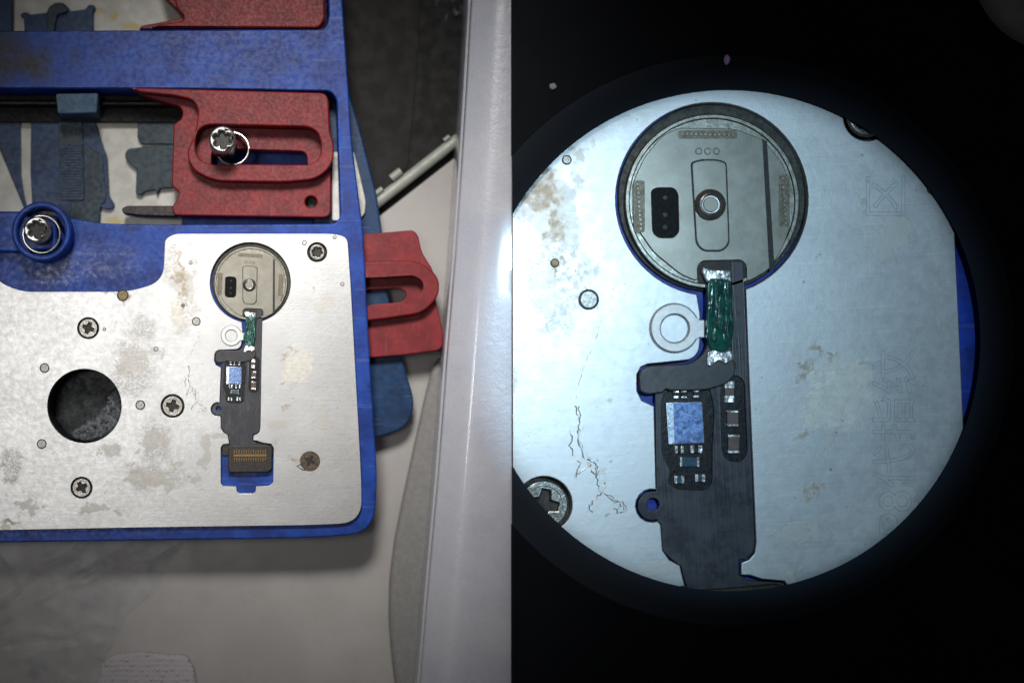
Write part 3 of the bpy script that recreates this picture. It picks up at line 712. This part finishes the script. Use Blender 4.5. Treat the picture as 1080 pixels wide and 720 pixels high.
# grey foam strip against the box, lint cloth, film
FF = Frame(440, 560)
o = MB(FF).slab(rpoly([(466,372),(456,388),(448,420),(438,465),(426,520),(416,570),(411,610),(410,650),(413,690),(422,760),(530,760),(530,372)], 10), .2, 15, M['foam'], 6, res=4).build('foam_strip', None, FF.loc())
tag(o, 'grey foam strip with a curved edge lying along the foot of the plastic box', 'foam strip')
FW = Frame(155, 705)
o = MB(FW).slab(rpoly([(92,760),(103,718,4),(108,699,4),(121,690,5),(150,687,6),(181,691,4),(196,690,5),(204,704,5),(207,722),(214,760)], 4), 1.5, 9, M['wipe'], 3, res=3).build('cleaning_wipe', None, FW.loc())
tag(o, 'white embossed cleaning wipe poking into the bottom edge below the jig', 'wipe')
FB = Frame(60, 650)
def filmfn(u, v):
    x = -60 + (250 - 110*v + 7*math.sin(v*9) + 4*math.sin(v*23+1))*u; y = 568 + 182*v
    d = (y - (655 - x*.55))
    z = 2.4 + 5.0*math.exp(-(d/4.0)**2) + 1.4*math.sin(x*.07+y*.04)*math.sin(y*.06-x*.02) + 3*math.exp(-((y-(690-x*.1))/6)**2)*.4
    for (y0, sl, wd, hh) in ((622,.30,2.2,4), (705,-.42,3,5), (598,.75,2.5,4), (668,.12,2.2,3.5), (640,-.9,3,4)):
        z += hh*math.exp(-abs(y - (y0 + (x-50)*sl*-1 + 4*math.sin(x*.09+y0)))/wd)
    return (x, y, max(z, .8))
o = MB(FB).grid(filmfn, 150, 110, M['film']).build('plastic_film', None, FB.loc(), angle=180)
tag(o, 'creased clear plastic film on the tray below the left end of the jig', 'plastic film')
FS = Frame(475, 0)
def scrapfn(u, v):
    x = 452 + 46*u + 10*v; y = -34 + 54*v + 5*math.sin(u*9)
    return (x, y, -8 + 3.0*math.sin(u*12+v*3) + 2*math.sin(v*14))
o = MB(FS).grid(scrapfn, 36, 30, M['scrap']).build('film_scrap', None, FS.loc(), angle=180)
tag(o, 'crumpled scrap of clear film on the dark desk by the top of the box', 'film scrap')

# ------------------------------------------------------------------ enlarged view through the microscope
RZ = 92
RS = MAG*K(RZ)
R0 = at(751, 210, RZ)
close = empty('enlarged_jig', R0, 'bright metal jig plate with engraved characters seen enlarged through the round opening', 'repair jig', scale=RS, rz=TH)
po = RP([(540.4,60),(990,55),(1000,150),(1007,245),(1011,330),(1016,440),(1024,660),(540.4,670)])
pl = make_plate(close, po, True)
MB(PF).slab(RP([(540.8,50),(1120,50),(1120,680),(540.8,680)]), -40, -6, M['blue_right'], .5).build('base', close)
def engraving(body, x, y, size):
    cu = bpy.data.curves.new('tmp', 'FONT'); cu.body = body; cu.size = size/MAG; cu.fill_mode = 'NONE'; cu.bevel_depth = .17; cu.bevel_resolution = 1
    cu.space_character = 1.02
    m = MB(PF); q = R(x, y)
    m._add(curve_to_mesh(cu), M['engrave'], Matrix.Translation((q[0]-264, -(q[1]-298), -.112)) @ Matrix.Rotation(math.pi/2 - TH, 4, 'Z') @ Matrix.Diagonal((1,1,1,1)))
    m.build('engraving', pl)
engraving('P8代指纹', 961, 566, 49)
engraving('区', 952, 232, 49)
fr_ = empty('home_button_flex', R0, 'large phone home button and flex cable with green resin inside the round microscope view', 'phone part', scale=RS, rz=TH)
make_flex(fr_, True)

MF = Frame(800, 360)
mic = empty('microscope_tube', MF.loc(), 'black microscope tube with a big round opening filling the right side', 'microscope')
HC, HR, H_B, H_T = (769.5, 358.5), 264.5, 100, 116
def arc(r, n=120):
    a = math.degrees(math.acos((540-HC[0])/r))
    return circle(HC[0], HC[1], r, n, -a, a)
top = arc(HR+36)
MB(MF).slab([(540.3,-420)] + top + [(540.3,1140),(1600,1140),(1600,-420)], H_T-8, H_T, M['tube'], .4).build('face', mic)
m = MB(MF); i = m._mi(M['stop'])
prof = [(HR+36.5, H_T-.6), (HR+24, H_T-2.5), (HR+10, H_B+6), (HR+2.5, H_B+1.5), (HR, H_B), (HR+46, H_B)]
rows = []
for r_, z in prof:
    a = math.degrees(math.acos(max(-1, (540.6-HC[0])/r_)))
    row = []
    for x, y in circle(HC[0], HC[1], r_, 160, -a, a):
        if r_ < HR+9: y += -0 
        # a small nick on the opening's upper right edge
        ang = math.degrees(math.atan2(y-HC[1], x-HC[0])); nk = 0*math.exp(-((ang+56.5)/1.6)**2) if r_ <= HR+3 else 0
        x -= nk*math.cos(math.radians(ang)); y -= nk*math.sin(math.radians(ang))
        q = MF.conv(x, y, z); row.append(m.bm.verts.new((q[0], q[1], z)))
    rows.append(row)
for ra, rb in zip(rows, rows[1:]):
    for k in range(len(ra)-1):
        f = m.bm.faces.new((ra[k], ra[k+1], rb[k+1], rb[k])); f.material_index = i; f.smooth = True
m.build('field_stop', mic, angle=60)
m = MB(MF); m.slab(box(1500,-400,1590,1120), 0, H_T-8, M['tube'], 2, zc=H_T); m.slab(box(560,-410,1500,-330), 0, H_T-8, M['tube'], 2, zc=H_T); m.slab(box(560,1060,1500,1130), 0, H_T-8, M['tube'], 2, zc=H_T); m.build('frame', mic)
KF = Frame(1140, -40)
o = MB(KF).lathe(1118, -38, [(88,H_T+.3),(88,H_T+10),(84,H_T+18),(74,H_T+24),(0,H_T+26)], M['grey_knob'], 64, zc=H_T).build('focus_knob', None, KF.loc())
tag(o, 'dark grey rubber knob just entering the top right corner', 'knob')
def fleck(x, y, w_, h_, m, label):  # a reflection in the eyepiece glass, shaped as a small pale fleck
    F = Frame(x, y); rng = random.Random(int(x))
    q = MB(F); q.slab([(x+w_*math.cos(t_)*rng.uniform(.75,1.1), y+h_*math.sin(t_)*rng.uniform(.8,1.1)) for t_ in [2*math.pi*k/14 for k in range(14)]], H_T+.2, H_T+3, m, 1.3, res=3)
    o = q.build('glint_fleck', None, F.loc()); tag(o, label, 'lint')  # grouped as lint, but these are painted glints in the eyepiece glass
fleck(767, 63, 3.4, 5.2, M['fleck'], 'bright lavender painted glint on the black face above the round opening')
fleck(583.5, 91, 4.2, 3.6, M['fleck_dim'], 'faint grey painted glint on the black face near its left edge')

# ------------------------------------------------------------------ light
wd = bpy.data.worlds.new('World'); scene.world = wd; wd.use_nodes = True
bg = wd.node_tree.nodes['Background']; bg.inputs[0].default_value = (.95,.97,1,1); bg.inputs[1].default_value = .04
def lamp(kind, name, px, py, z, tx, ty, tz, energy, color, **kw):
    l = bpy.data.lights.new(name, kind); l.energy = energy; l.color = color
    for k, v in kw.items(): setattr(l, k, v)
    o = bpy.data.objects.new(name, l); C.objects.link(o)
    o.location = ((px-540)*S, (360-py)*S, z*S)
    o.rotation_euler = (Vector(((tx-540)*S, (360-ty)*S, tz*S)) - o.location).to_track_quat('-Z', 'Y').to_euler()
    return o
lamp('SPOT', 'bench_lamp', 230, -400, 1300, 345, 305, 60, 96, (1,.975,.94), spot_size=math.radians(27), spot_blend=.85, shadow_soft_size=.19)
lamp('AREA', 'sheen_fill', -200, 320, 2400, 70, 380, 60, .31, (1,.985,.96), shape='DISK', size=.42, spread=math.radians(32))  # unseen fill light, added to give the plate its sheen
lamp('SPOT', 'microscope_lamp', 730, 150, 1750, 746, 361, 92, 46, (.52,.79,1.0), spot_size=2*math.atan(258/1671), spot_blend=.11, shadow_soft_size=.02)

# ------------------------------------------------------------------ camera
cam = bpy.data.cameras.new('camera'); co = bpy.data.objects.new('camera', cam); C.objects.link(co)
co.location = ((CX-540)*S, (360-CY)*S, D*S); co.rotation_euler = (0, 0, 0)
cam.sensor_width = 36; cam.lens = 36*D/1080
cam.shift_x = (540-CX)/1080; cam.shift_y = (CY-360)/1080
cam.dof.use_dof = True; cam.dof.focus_distance = (D-80)*S; cam.dof.aperture_fstop = 1.1
cam.clip_start = .05; cam.clip_end = 20
scene.camera = co
vs = scene.view_settings
vs.view_transform = 'Standard'; vs.look = 'None'; vs.exposure = 0; vs.gamma = 1
scene.render.resolution_x, scene.render.resolution_y = 1024, 682
